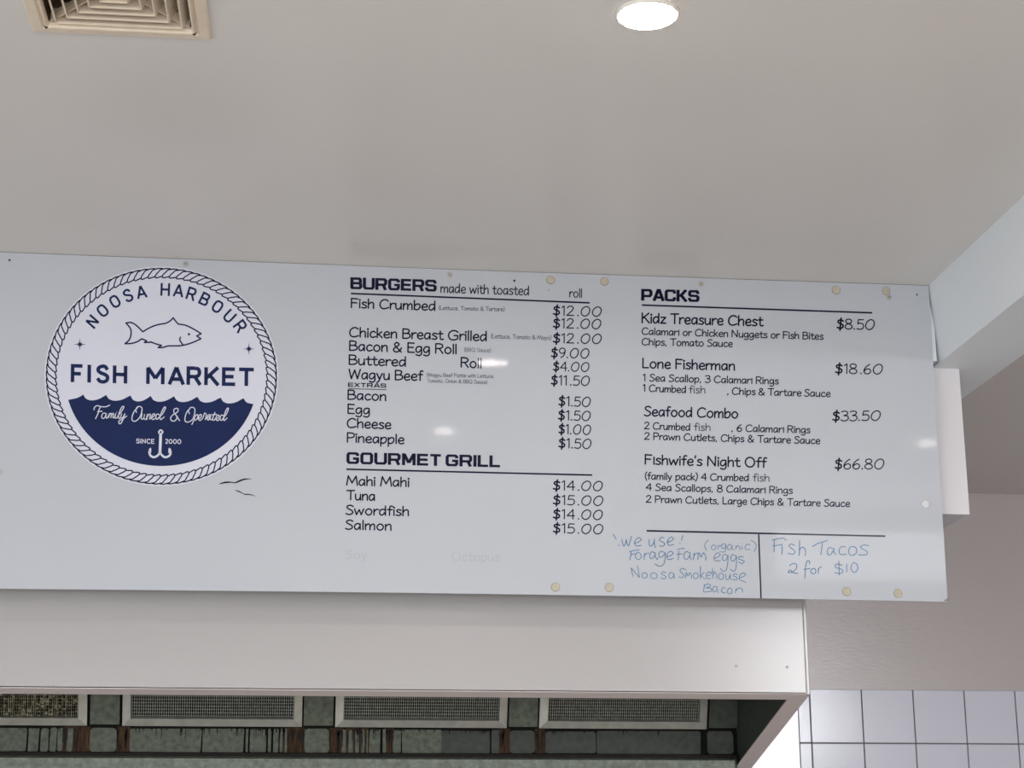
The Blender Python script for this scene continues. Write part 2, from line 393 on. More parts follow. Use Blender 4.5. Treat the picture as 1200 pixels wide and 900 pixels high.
bm = bmesh.new(); bx(bm, VC.x-.022, VC.x+.022, VC.y-.022, VC.y+.022, H-.010, H-.004, bev=.002); wobj('centre_plate', bm, M_vent, vent)
bm = bmesh.new()
c1, c2, c3, c4 = VX0+cut-.001, VX1-cut+.001, VY0+cut-.001, VY1-cut+.001
bx(bm, c1-.01, c2+.01, c3-.01, c4+.01, H+.15, H+.16)
for a in ((c1-.008, c1+.002, c3, c4), (c2-.002, c2+.008, c3, c4), (c1, c2, c3-.008, c3+.002), (c1, c2, c4-.002, c4+.008)): bx(bm, a[0], a[1], a[2], a[3], H+.002, H+.15)
wobj('throat', bm, M_ventd, vent)
bm = bmesh.new()
for s in (1, -1):
    for q in (1, -1):
        a = Vector((VC.x+s*(hv-.04), VC.y+q*(hv-.04), H-.004)); b_ = Vector((VC.x+s*.02, VC.y+q*.02, H+.006))
        n_ = Vector((-(b_-a).y, (b_-a).x, 0)).normalized()*.0012
        prism(bm, [a-n_, a+n_, b_+n_, b_-n_], Vector((0, 0, .02)))
wobj('corner_stay', bm, M_vent, vent)
for sx in (-1, 1):
    o = disc_part('clip', M_rust, vent, (VC.x+sx*(hv-.031), VY1-.031, H-.010), .004, .004, 8)

vent.location.z += Hc(VC.x)-H

# ------------------------------------------------------------------ downlights
lamps = [((.586, -1.550), M_lamp, 'round recessed downlight shining white in the ceiling, the one in view'),
         ((.564, -3.544), M_lamp, 'recessed downlight whose mirror image sits on the menu below the extras'),
         ((2.887, -3.563), M_lamp, 'recessed downlight beyond the beam, mirrored at the right edge of the board'),
         ((-1.88, -6.53), M_lampf, 'dimmer recessed downlight near the left wall, mirrored at the left edge of the board'),
         ((.127, -7.17), M_lampf, 'dimmer recessed downlight mirrored faintly under the grill heading'),
         ((2.66, -6.27), M_lampf, 'dimmer recessed downlight mirrored faintly under the family pack price')]
for (x, y), ml, lab in lamps:
    l = empty('downlight', (x, y, H), lab, 'downlight', 'round recessed ceiling downlights')
    bm = bmesh.new(); lathe(bm, [(.0535, H-.003), (.0545, H-.005), (.060, H-.0045), (.063, H-.0005), (.0535, H-.0005)], (x, y, 0), 'z', 40, close=False)
    wobj('trim_ring', bm, M_lampring, l, True)
    bm = bmesh.new(); lathe(bm, [(.0532, H-.0008), (.0532, H-.0054), (.050, H-.0058)], (x, y, 0), 'z', 40)
    wobj('diffuser', bm, ml, l)

# ------------------------------------------------------------------ the menu board
# a thin sheet leaning forward at the top over a batten: y = yp(z) on its face
S_ = math.tan(math.radians(3.4))
def yp(z): return -S_*(z-2.2765)
def on(px, py, lift=0.0):
    "the point of the board's face behind a picture position measured on the photograph"
    d = (px-600)/FPX*_r2 + ((450-py)/FPX)*_u2 + _f; y = 0.0
    for _ in range(8):
        p = CAM + d*((y-CAM.y)/d.y); y = yp(p.z)
    return Vector((p.x, y-lift, p.z))
BX0, BX1 = -1.45, 1.6735; BZ0, BZ1 = 2.2795, 3.166
def ztop(x): return min(H-.0008, max(3.160, 3.1715-.0035*(x+.2)))
board = None
bm = bmesh.new()
NX, NZ = 24, 12
def zb(x): return 2.2765+.004*math.sin(math.pi*max(0, min(1, (x+.8)/2.47)))
grid = [[None]*(NZ+1) for _ in range(NX+1)]; gb = [[None]*(NZ+1) for _ in range(NX+1)]
for i in range(NX+1):
    for j in range(NZ+1):
        x = BX0+(1.6680-.0118*j/NZ-BX0)*i/NX
        z = zb(x)+(Hc(x)-.0012-zb(x))*j/NZ
        grid[i][j] = bm.verts.new((x, yp(z), z)); gb[i][j] = bm.verts.new((x, yp(z)+.004, z))
for i in range(NX):
    for j in range(NZ):
        f = bm.faces.new((grid[i][j], grid[i+1][j], grid[i+1][j+1], grid[i][j+1]))
        f = bm.faces.new((gb[i][j], gb[i][j+1], gb[i+1][j+1], gb[i+1][j])); f.material_index = 1
for i in range(NX):
    for jj in (0, NZ):
        f = bm.faces.new((grid[i][jj], gb[i][jj], gb[i+1][jj], grid[i+1][jj])); f.material_index = 1
for j in range(NZ):
    for ii in (0, NX):
        f = bm.faces.new((grid[ii][j], grid[ii][j+1], gb[ii][j+1], gb[ii][j])); f.material_index = 1 if ii == 0 else 0
bmesh.ops.recalc_face_normals(bm, faces=bm.faces[:])
board = obj('menu_board', bm, [M_board, M_edge])
tag(board, 'long glossy white menu board with round fish market logo, price list and blue handwriting', 'menu board')
o = box('mounting_batten', M_edge, board, BX0+.03, BX1-.06, -.0435, -.034, 3.10, 3.14); o['label'] = 'dark packing batten behind the top'
box('mounting_batten', M_edge, board, BX0+.03, BX1-.04, -0.0085, BKY, 2.56, 2.60)

# ---- stroke drawing on the board
LIFT = 0.0006
def catmull(p, closed=False, n=7):
    out = []; N = len(p)
    if N < 3: return list(p)
    rng = range(N if closed else N-1)
    for i in rng:
        p1, p2 = p[i % N], p[(i+1) % N]
        p0 = p[(i-1) % N] if (closed or i > 0) else (2*p1[0]-p2[0], 2*p1[1]-p2[1])
        p3 = p[(i+2) % N] if (closed or i < N-2) else (2*p2[0]-p1[0], 2*p2[1]-p1[1])
        for k in range(n):
            t = k/n; t2, t3 = t*t, t*t*t
            out.append(tuple(.5*(2*p1[a]+(p2[a]-p0[a])*t+(2*p0[a]-5*p1[a]+4*p2[a]-p3[a])*t2+(3*p1[a]-p0[a]-3*p2[a]+p3[a])*t3) for a in (0, 1)))
    if not closed: out.append(tuple(p[-1]))
    return out
def ribbon(bm, pts, wd, mp, closed=False, cap='round', taper=None):
    "pts in drawing space, wd full width in drawing space, mp maps (x, y) to a 3D point"
    q = [pts[0]]
    for a in pts[1:]:
        if math.hypot(a[0]-q[-1][0], a[1]-q[-1][1]) > 1e-4*wd+1e-9: q.append(a)
    if closed and len(q) > 2 and math.hypot(q[0][0]-q[-1][0], q[0][1]-q[-1][1]) < 1e-3*wd+1e-9: q.pop()
    if not closed and not taper and len(q) > 2:
        lim = .70 if cap == 'round' else -.2
        for i in range(1, len(q)-1):
            ax, ay = q[i][0]-q[i-1][0], q[i][1]-q[i-1][1]; bx2, by2 = q[i+1][0]-q[i][0], q[i+1][1]-q[i][1]
            if (ax*bx2+ay*by2)/((math.hypot(ax, ay)*math.hypot(bx2, by2)) or 1) < lim:
                ribbon(bm, q[:i+1], wd, mp, False, cap, None); ribbon(bm, q[i:], wd, mp, False, cap, None); return
    n = len(q); h = wd/2
    if n == 1: q = [(q[0][0], q[0][1]), (q[0][0]+wd*.01, q[0][1])]; n = 2
    L, R = [], []
    for i in range(n):
        a = q[i-1] if (i > 0 or closed) else None
        b = q[(i+1) % n] if (i < n-1 or closed) else None
        ds = []
        if a: l = math.hypot(q[i][0]-a[0], q[i][1]-a[1]) or 1; ds.append(((q[i][0]-a[0])/l, (q[i][1]-a[1])/l))
        if b: l = math.hypot(b[0]-q[i][0], b[1]-q[i][1]) or 1; ds.append(((b[0]-q[i][0])/l, (b[1]-q[i][1])/l))
        if len(ds) == 2:
            tx, ty = ds[0][0]+ds[1][0], ds[0][1]+ds[1][1]; l = math.hypot(tx, ty)
            if l < .35:
                tx, ty = ds[0]; sc = 1
            else:
                tx, ty = tx/l, ty/l; c = tx*ds[0][0]+ty*ds[0][1]; sc = min(1/max(c, .3), 2.6 if cap == 'butt' else 1.25)
        else: tx, ty = ds[0]; sc = 1
        hh = h*sc*(taper(i/(n-1)) if taper else 1)
        x, y = q[i]
        if cap == 'butt' and not closed and len(ds) == 1: pass
        L.append(bm.verts.new(mp(x-ty*hh, y+tx*hh))); R.append(bm.verts.new(mp(x+ty*hh, y-tx*hh)))
    for i in range(n if closed else n-1):
        j = (i+1) % n
        try: bm.faces.new((L[i], R[i], R[j], L[j]))
        except ValueError: pass
    if cap == 'round' and not closed and not taper:
        for i, s in ((0, -1), (n-1, 1)):
            j = 1 if i == 0 else n-2
            dx, dy = (q[i][0]-q[j][0]), (q[i][1]-q[j][1]); l = math.hypot(dx, dy) or 1; a0 = math.atan2(dy, dx)
            vs = [bm.verts.new(mp(q[i][0]+h*math.cos(a0+math.pi*(k/6-.5)), q[i][1]+h*math.sin(a0+math.pi*(k/6-.5)))) for k in range(7)]
            bm.faces.new(vs)
def blob(bm, x, y, rx, ry, mp, n=14):
    bm.faces.new([bm.verts.new(mp(x+rx*math.cos(2*math.pi*k/n), y+ry*math.sin(2*math.pi*k/n))) for k in range(n)])
def face_out(bm):
    for f in bm.faces:
        f.normal_update()
        if f.normal.y > 0: f.normal_flip()

# ---- a hand-lettered draughtsman's alphabet: P polyline, S smooth, O closed smooth, D dot
F = {
'A': (74, 'P 2 0 34 100 66 0|P 12 33 58 31'), 'B': (66, 'P 4 0 4 100|S 4 100 34 99 50 90 48 66 34 55 4 53|S 34 54 56 44 58 18 38 3 4 0'),
'C': (76, 'S 68 84 50 98 28 94 10 72 4 42 12 12 30 0 52 4 70 14'), 'E': (58, 'P 50 98 4 100 4 1 52 0|P 4 53 44 52'),
'F': (58, 'P 52 97 4 100 4 0|P 4 54 44 53'), 'G': (84, 'S 74 84 54 98 30 95 10 74 4 44 12 14 30 1 54 2 74 14|P 74 14 74 46 46 46'),
'K': (66, 'P 4 0 4 100|P 56 100 6 46|P 20 58 60 0'), 'L': (54, 'P 4 100 4 1 48 2'), 'M': (92, 'P 2 0 14 100 43 24 74 100 86 0'),
'N': (76, 'P 4 0 6 100 62 2 64 100'), 'O': (86, 'O 40 101 64 88 76 50 64 12 40 -1 16 12 4 50 16 88'), 'P': (62, 'P 4 0 4 100|S 4 100 36 99 54 88 54 64 38 50 4 46'),
'Q': (88, 'O 40 101 64 88 76 50 64 12 40 -1 16 12 4 50 16 88|P 46 22 74 -8'),
'R': (66, 'P 4 0 4 100|S 4 100 36 99 54 88 54 66 38 52 4 48|P 30 50 58 0'), 'S': (60, 'S 54 88 36 100 14 92 10 74 24 58 44 44 52 24 42 6 22 -1 2 8'),
'T': (64, 'P 0 98 62 101|P 32 100 31 0'), 'W': (96, 'P 2 100 20 0 46 92 68 0 90 100'), 'Y': (70, 'P 2 100 32 50 62 100|P 32 50 30 0'),
'H': (74, 'P 4 0 4 100|P 62 0 62 100|P 4 50 62 50'), 'I': (14, 'P 5 0 5 100'), 'V': (66, 'P 2 100 30 0 60 100'),
'a': (55, 'S 44 54 32 64 16 60 5 42 4 18 14 1 28 6 43 34|P 44 62 45 0'), 'b': (54, 'P 4 100 4 2|S 4 36 16 56 32 64 45 54 46 30 36 8 20 -1 4 8'),
'c': (50, 'S 44 54 30 64 14 56 5 36 8 12 22 0 46 10'), 'd': (57, 'S 44 54 32 64 16 60 5 42 4 18 14 1 28 6 43 32|P 46 100 46 0'),
'e': (52, 'S 6 30 26 32 44 38 40 58 26 65 12 54 4 32 10 8 26 -1 46 8'), 'f': (38, 'S 38 98 24 101 17 88 16 62|P 16 64 15 0|P 0 61 34 62'),
'g': (55, 'S 44 54 32 64 16 60 5 42 4 20 14 4 28 8 43 34|S 44 62 46 20 44 -16 28 -32 4 -24'), 'h': (53, 'P 4 100 4 0|S 4 34 14 54 30 64 42 54 43 30 44 0'),
'i': (16, 'P 6 62 6 0|D 6 86'), 'j': (20, 'S 10 62 10 0 8 -22 -6 -28|D 10 86'), 'k': (48, 'P 4 100 4 0|P 38 62 5 26|P 15 34 42 0'), 'l': (16, 'P 6 100 6 0'),
'm': (80, 'P 4 62 4 0|S 4 34 14 54 26 63 36 52 37 26 37 0|S 37 34 48 54 60 63 69 52 70 26 70 0'), 'n': (53, 'P 4 62 4 0|S 4 34 14 54 30 64 42 54 43 30 44 0'),
'o': (58, 'O 28 65 44 54 50 32 42 8 26 -1 10 10 4 32 12 54'), 'p': (54, 'P 4 62 4 -32|S 4 36 16 56 32 64 45 54 46 30 36 8 20 -1 4 8'),
'q': (56, 'S 44 54 32 64 16 60 5 42 4 18 14 1 28 6 43 34|P 44 62 45 -32'), 'r': (38, 'P 4 62 4 0|S 4 32 12 50 24 62 38 58'),
's': (44, 'S 38 56 22 65 8 56 10 42 28 30 38 16 26 1 2 5'), 't': (40, 'S 16 88 16 20 20 4 30 0 40 6|P 0 61 36 62'),
'u': (54, 'S 4 62 4 24 10 4 24 0 38 14 44 36|P 44 62 45 0'), 'v': (46, 'P 0 62 20 0 42 62'), 'w': (74, 'P 1 62 15 0 35 54 50 0 68 62'),
'x': (46, 'P 2 62 40 0|P 40 62 2 0'), 'y': (50, 'P 2 62 22 4|S 44 62 30 22 18 -18 4 -32'), 'z': (46, 'P 4 61 40 61 2 1 42 1'),
'&': (74, 'S 62 0 40 30 16 64 14 84 28 99 44 86 40 68 18 48 4 26 10 6 30 -1 50 14 64 42'),
'0': (86, 'O 50 101 72 84 74 50 60 14 36 -1 14 14 8 46 22 82'), '1': (38, 'P 6 84 24 100 24 0'), '2': (66, 'S 8 80 22 98 44 98 54 80 44 54 22 24 4 2|P 4 2 58 2'),
'3': (62, 'S 6 92 28 100 50 90 46 66 22 54|S 22 54 50 48 56 22 40 2 18 -1 2 8'), '4': (66, 'P 48 0 48 100 4 34 60 34'), '5': (62, 'P 54 98 16 98 10 56|S 10 56 34 62 54 48 54 20 36 1 4 5'),
'6': (64, 'S 48 99 22 74 6 40 10 10 30 -1 50 12 54 36 40 52 20 46 6 24'), '8': (64, 'S 30 54 10 68 10 90 30 101 50 90 50 68 30 54 8 40 4 14 30 -1 56 14 52 40 30 54'), '9': (64, 'S 54 70 44 50 22 46 8 64 12 90 34 101 52 88 54 60 44 24 20 0'),
'$': (60, 'S 50 80 32 90 12 82 12 64 30 52 48 38 46 16 28 6 4 14|P 33 108 25 -14'), '.': (22, 'D 8 3'), ',': (22, 'P 9 6 4 -10'), '(': (24, 'S 20 108 6 80 4 36 18 -16'), ')': (24, 'S 4 108 18 80 18 30 2 -16'),
'!': (18, 'P 8 100 7 30|D 7 2'), "'": (16, 'P 9 102 5 80'), 'ı': (18, 'P 9 76 9 0'),
}
# heavy extended capitals for the headings (path on the centre line of a broad pen)
W = {
'B': (122, 'P 10 10 10 90 88 90 100 80 100 60 90 51 10 51|P 90 51 104 42 104 20 92 10 0 10'), 'U': (122, 'P 10 100 10 22 22 10 92 10 104 22 104 100'),
'R': (124, 'P 10 0 10 90 90 90 103 80 103 56 92 44 10 44|P 76 44 102 0'), 'G': (124, 'P 102 68 102 82 90 90 22 90 10 80 10 22 22 10 92 10 103 20 103 46 58 46'),
'E': (112, 'P 102 90 10 90 10 10 104 10|P 10 50 98 50'), 'S': (118, 'P 98 68 98 80 88 90 22 90 10 82 10 60 20 52 88 50 100 41 100 20 90 10 22 10 10 20 10 34'),
'O': (124, 'C 22 90 92 90 104 78 104 22 92 10 22 10 10 22 10 78'), 'M': (136, 'P 12 0 12 101|P 114 0 114 101|P 16 96 63 20 110 96'), 'T': (112, 'P 0 90 104 90|P 52 90 52 0'),
'I': (30, 'P 10 0 10 100'), 'L': (104, 'P 10 100 10 10 98 10'), 'P': (116, 'P 10 0 10 90 86 90 99 80 99 52 86 40 10 40'), 'A': (118, 'P 6 0 50 92 64 92 108 0|P 26 30 88 30'),
'C': (118, 'P 100 66 100 80 90 90 22 90 10 80 10 20 22 10 90 10 100 20 100 36'), 'K': (116, 'P 10 0 10 100|P 98 100 40 50 12 50|P 46 52 102 0'), 'X': (112, 'P 6 98 98 2|P 98 98 6 2'),
}
# plain sans capitals for the logo
N = {
'N': (82, 'P 8 0 8 92 62 8 62 100'), 'O': (86, 'S 36 93 18 88 8 70 8 30 18 12 36 7 54 12 64 30 64 70 54 88 36 93'), 'S': (76, 'S 60 74 50 90 34 94 14 84 12 68 26 56 46 48 60 36 58 16 40 6 20 10 8 26'),
'A': (82, 'P 4 0 38 96 72 0|P 18 30 58 30'), 'H': (84, 'P 8 0 8 100|P 66 0 66 100|P 8 50 66 50'), 'R': (80, 'P 8 0 8 93 42 93|S 42 93 56 88 62 70 56 52 42 46|P 42 46 8 46|P 40 46 66 0'),
'B': (80, 'P 42 93 8 93 8 7 44 7|S 42 93 56 88 60 72 54 56 42 52|P 42 52 8 52|S 42 52 58 46 64 28 58 12 44 7'), 'U': (84, 'S 8 100 8 36 14 14 36 6 58 14 64 36 64 100'),
'F': (72, 'P 60 92 8 92 8 0|P 8 48 52 48'), 'I': (32, 'P 10 0 10 100'), 'M': (102, 'P 8 0 8 92 44 32 80 92 80 0'), 'K': (80, 'P 8 0 8 100|P 66 100 10 40|P 26 56 68 0'),
'E': (76, 'P 62 92 8 92 8 8 64 8|P 8 50 56 50'), 'T': (80, 'P 0 92 72 92|P 36 92 36 0'), 'C': (80, 'S 66 78 52 92 32 93 12 74 8 50 12 26 32 7 52 8 66 22'),
'2': (70, 'S 8 76 20 92 42 92 54 76 46 52 10 8|P 10 8 58 8'), '0': (84, 'S 38 93 18 82 8 50 18 18 38 7 58 18 68 50 58 82 38 93'),
}
def glyph(bm, font, ch, sx, mp2, wd, cap):
    "draw one glyph; mp2 maps glyph units to 3D, widths measured in glyph units"
    for s in font[ch][1].split('|'):
        k, *v = s.split(); v = [float(t) for t in v]; pts = [(v[i]*sx, v[i+1]) for i in range(0, len(v), 2)]
        if k == 'P': ribbon(bm, pts, wd, mp2, cap=cap)
        elif k == 'C': ribbon(bm, pts, wd, mp2, closed=True, cap=cap)
        elif k == 'S': ribbon(bm, catmull(pts), wd, mp2, cap=cap)
        elif k == 'O': ribbon(bm, catmull(pts, True), wd, mp2, closed=True, cap=cap)
        elif k == 'D': blob(bm, pts[0][0], pts[0][1], wd*.72, wd*.72, mp2)
def width(font, s, sp, gap): return sum((sp if c == ' ' else font[c][0]+gap) for c in s)-gap
def line(txt, crop, x0, y0, x1, y1, h, m=None, pen=16, font=None, cap='round', parent=None, name='lettering', sp=32, gap=4, bold1=False, lift=LIFT):
    "one line of print: baseline from (x0, y0) to (x1, y1) and capital height h, in the units of a close-up (ox, oy, scale) of the photograph"
    font = font or F; m = m or M_ink; ox, oy, k = crop
    nat = width(font, txt, sp, gap)*h/100.0
    L = math.hypot(x1-x0, y1-y0); ux, uy = (x1-x0)/L, (y1-y0)/L; sx = L/nat
    vx, vy = 0.012, -1.0                                     # up in the picture (small lean of the verticals)
    bm = bmesh.new(); cur = 0.0
    for c in txt:
        if c == ' ': cur += sp; continue
        def mp(a, b, cur=cur):
            A = cur*sx*h/100.0+a*(1.32 if font is W else 1.0)*h/100.0; B = b*h/100.0
            return on(ox+(x0+ux*A+vx*B)/k, oy+(y0+uy*A+vy*B)/k, lift)
        an = 1.32 if font is W else 1.0
        pw = pen*(1.45 if (bold1 and c == '$') else 1)
        glyph(bm, font, c, sx/an, mp, pw, cap); cur += font[c][0]+gap
    face_out(bm)
    return obj(name, bm, m, parent or board)
def strokes(crop, specs, wd, m, name, parent=None, lift=LIFT, cap='round'):
    ox, oy, k = crop; bm = bmesh.new()
    def mp(x, y): return on(ox+x/k, oy+y/k, lift)
    for s in specs:
        kk, *v = s.split(); ww = wd
        if ':' in kk: kk, q = kk.split(':'); ww = float(q)
        v = [float(t) for t in v]; pts = [(v[i], v[i+1]) for i in range(0, len(v), 2)]
        if kk == 'P': ribbon(bm, pts, ww, mp, cap=cap)
        elif kk == 'S': ribbon(bm, catmull(pts), ww, mp, cap=cap)
        elif kk == 'O': ribbon(bm, catmull(pts, True), ww, mp, closed=True, cap=cap)
        elif kk == 'T': ribbon(bm, catmull(pts), ww, mp, taper=lambda t: .15+.85*math.sin(math.pi*min(1, max(0, t))))
        elif kk == 'D': blob(bm, pts[0][0], pts[0][1], ww, ww, mp)
        elif kk == 'F': bm.faces.new([bm.verts.new(mp(*p)) for p in pts])
    face_out(bm)
    return obj(name, bm, m, parent or board)

A_ = (390, 300, 3.636); B_ = (390, 430, 3.636); C_ = (390, 550, 3.636); D_ = (730, 310, 3.636); E_ = (730, 460, 3.636); G_ = (700, 600, 2.857)
def head(*a): return line(*a, pen=21, font=W, cap='butt', name='heading', gap=11)
def rule(crop, x0, y0, x1, y1, t, name='rule'): return strokes(crop, ['P %f %f %f %f' % (x0, y0, x1, y1)], t, M_ink, name, cap='butt')
# burgers
head('BURGERS', A_, 77, 141, 443, 152, 50)
line('made with toasted', A_, 459, 155, 838, 167, 38, M_inkt, 12.5)
line('roll', A_, 1008, 175, 1063, 177, 36, M_inkt, 12.5)
rule(A_, 77, 160, 1095, 200, 7)
line('Fish Crumbed', A_, 77, 220, 440, 232, 39)
line('(Lettuce, Tomato & Tartare)', A_, 452, 229, 732, 235, 16, M_small, 15)
line('Chicken Breast Grilled', A_, 70, 344, 659, 362, 40)
line('(Lettuce, Tomato & Mayo)', A_, 674, 350, 931, 357, 17, M_small, 15)
line('Bacon & Egg Roll', A_, 70, 402, 530, 417, 40)
line('(BBQ Sauce)', A_, 560, 407, 673, 410, 16, M_small, 12)
line('Buttered', A_, 68, 462, 315, 470, 40)
line('Roll', A_, 545, 473, 636, 478, 40)
line('Wagyu Beef', B_, 68, 50, 384, 58, 40)
line('(Wagyu Beef Pattie with Lettuce,', B_, 400, 41, 688, 47, 15, M_small, 15)
line('Tomato, Onion & BBQ Sauce)', B_, 402, 66, 658, 72, 15, M_small, 15)
line('EXTRAS', B_, 65, 85, 229, 89, 18, M_ink, 22, W, 'butt', name='heading', gap=12)
rule(B_, 65, 93, 229, 97, 3)
line('Bacon', B_, 63, 138, 230, 144, 39); line('Egg', B_, 63, 198, 160, 202, 39)
line('Cheese', B_, 60, 258, 250, 264, 39); line('Pineapple', B_, 60, 320, 306, 328, 39)
def price(t, crop, x0, y0, x1, y1, h=40): return line(t, crop, x0, y0, x1, y1, h, M_ink, 12.0, bold1=True, name='price', sp=14, gap=3)
price('$12 .00', A_, 938, 252, 1149, 258); price('$12 .00', A_, 938, 306, 1147, 311); price('$12 .00', A_, 938, 370, 1149, 374)
price('$9.00', A_, 930, 432, 1096, 436); price('$4.00', A_, 938, 489, 1096, 493, 38); price('$11 .50', B_, 930, 76, 1098, 80)
price('$1.50', B_, 962, 165, 1102, 170); price('$1.50', B_, 960, 225, 1102, 230); price('$1.00', B_, 962, 284, 1103, 289); price('$1.50', B_, 962, 344, 1105, 349)
head('GOURMET GRILL', B_, 60, 413, 715, 428, 50)
rule(B_, 58, 436, 1105, 461, 7)
line('Mahi Mahi', C_, 58, 67, 328, 74, 39); line('Tuna', C_, 60, 129, 182, 133, 39)
line('Swordfish', C_, 55, 192, 327, 198, 39); line('Salmon', C_, 53, 255, 253, 260, 39)
price('$14 .00', C_, 938, 88, 1154, 92); price('$15 .00', C_, 938, 150, 1156, 155); price('$14 .00', C_, 938, 210, 1154, 215); price('$15 .00', C_, 938, 270, 1156, 276)
for tt, xa, xb in (('Soy', 52, 148), ('Octopus', 506, 712)):
    o = line(tt, C_, xa, 380+(xa-52)*.018, xb, 380+(xb-52)*.018, 36, M_ghost, 8, name='ghost_lettering'); o['label'] = 'faint ghost of peeled-off lettering'
# packs
head('PACKS', D_, 80, 154, 326, 160, 50)
rule(D_, 80, 173, 1062, 206, 7)
line('Kidz Treasure Chest', D_, 80, 248, 597, 262, 41); price('$8.50', D_, 911, 274, 1076, 278, 42)
line('Calamarı or Chicken Nuggets or Fish Bites', D_, 80, 298, 855, 320, 29, M_inkt, 16)
line('Chips, Tomato Sauce', D_, 80, 343, 468, 351, 29, M_inkt, 16)
line('Lone Fisherman', D_, 83, 440, 479, 451, 40); price('$18 .60', D_, 904, 464, 1111, 467, 41)
line('1 Sea Scallop, 3 Calamarı Rings', D_, 84, 496, 664, 510, 29, M_inkt, 16)
line('1 Crumbed', D_, 84, 540, 270, 547, 29, M_inkt, 16); line('fish', D_, 282, 548, 353, 549, 31, M_inkt, 11.5)
line(', Chips & Tartare Sauce', D_, 444, 553, 885, 564, 29, M_inkt, 16, sp=26)
line('Seafood Combo', E_, 90, 99, 492, 109, 40); price('$33.50', E_, 892, 121, 1102, 119, 41)
line('2 Crumbed', E_, 90, 155, 288, 162, 29, M_inkt, 16); line('fish', E_, 303, 162, 375, 163, 31, M_inkt, 11.5)
line(', 6 Calamarı Rings', E_, 462, 165, 799, 173, 29, M_inkt, 16, sp=30)
line('2 Prawn Cutlets, Chips & Tartare Sauce', E_, 90, 200, 841, 219, 29, M_inkt, 16)
line("Fıshwife's Night Off", E_, 93, 305, 612, 319, 40); price('$66.80', E_, 902, 326, 1117, 326, 42)
line('(family pack) 4 Crumbed', E_, 94, 370, 538, 377, 29, M_inkt, 16); line('fish', E_, 554, 378, 626, 379, 31, M_inkt, 11.5)
line('4 Sea Scallops, 8 Calamarı Rings', E_, 97, 417, 724, 431, 29, M_inkt, 16)
line('2 Prawn Cutlets, Large Chips & Tartare Sauce', E_, 97, 468, 968, 487, 29, M_inkt, 16)
rule(G_, 165, 63, 964, 81, 5.5); rule(G_, 540, 75, 548, 289, 4.5)
# ---- blue marker handwriting
HW = (710, 610, 6.316)
strokes(HW, ['P 54 102 76 138', 'D:5 96 184', 'S 118 140 124 168 134 190 148 160 150 140', 'S 150 140 156 170 168 188 178 158 190 116', 'S 210 168 240 160 262 140 244 128 224 140 212 166 226 188 262 184',
     'S 320 140 320 170 328 190 346 180 358 150', 'S 360 136 358 170 366 200', 'S 430 128 408 126 396 146 420 160 436 172 424 190 396 188', 'S 452 160 480 154 500 136 488 124 468 132 456 156 466 184 502 178',
     'P 568 112 560 146', 'D:4 548 170', 'P 528 216 556 208 582 208',
     'S 176 292 184 262 188 228', 'P 174 232 206 222 246 218', 'P 186 252 220 246', 'O 234 236 254 246 262 268 246 288 226 282 218 262', 'S 282 288 284 262 288 240', 'S 286 262 298 246 318 242',
     'S 360 240 340 232 326 252 330 280 348 278 364 252', 'S 366 238 366 266 378 288 384 276', 'S 430 236 408 228 392 246 398 272 418 268 436 244', 'S 438 236 438 280 426 326 396 338 362 322',
     'S 452 268 480 260 498 242 480 228 458 242 450 268 466 290 500 280', 'S 534 292 538 256 540 228', 'P 524 250 566 246', 'S 618 240 596 230 578 252 584 284 604 284 622 256', 'S 624 240 622 270 634 290',
     'S 648 292 650 262 652 242', 'S 652 264 662 246 678 242', 'S 680 290 684 252 690 240 704 270 716 246 724 240 738 262 740 294'], 6.0, M_blue, 'handwriting')
strokes(HW, ['S 760 146 742 160 732 190 744 222', 'O 796 180 812 190 808 212 790 216 780 200', 'S 828 214 830 196 832 186', 'S 830 198 840 186 856 184', 'S 884 178 866 172 856 190 864 208 880 202 888 182', 'S 888 178 888 206 878 232 842 232',
     'S 930 186 912 176 900 196 906 216 922 212 934 192', 'S 934 184 934 206 944 218', 'S 960 216 962 196 964 188', 'S 964 200 978 186 990 196 990 218', 'S 1008 190 1008 214', 'D:3 1008 172',
     'S 1066 182 1046 176 1030 194 1036 214 1066 214', 'S 1072 146 1104 166 1112 196 1096 230'], 4.6, M_blue, 'handwriting')
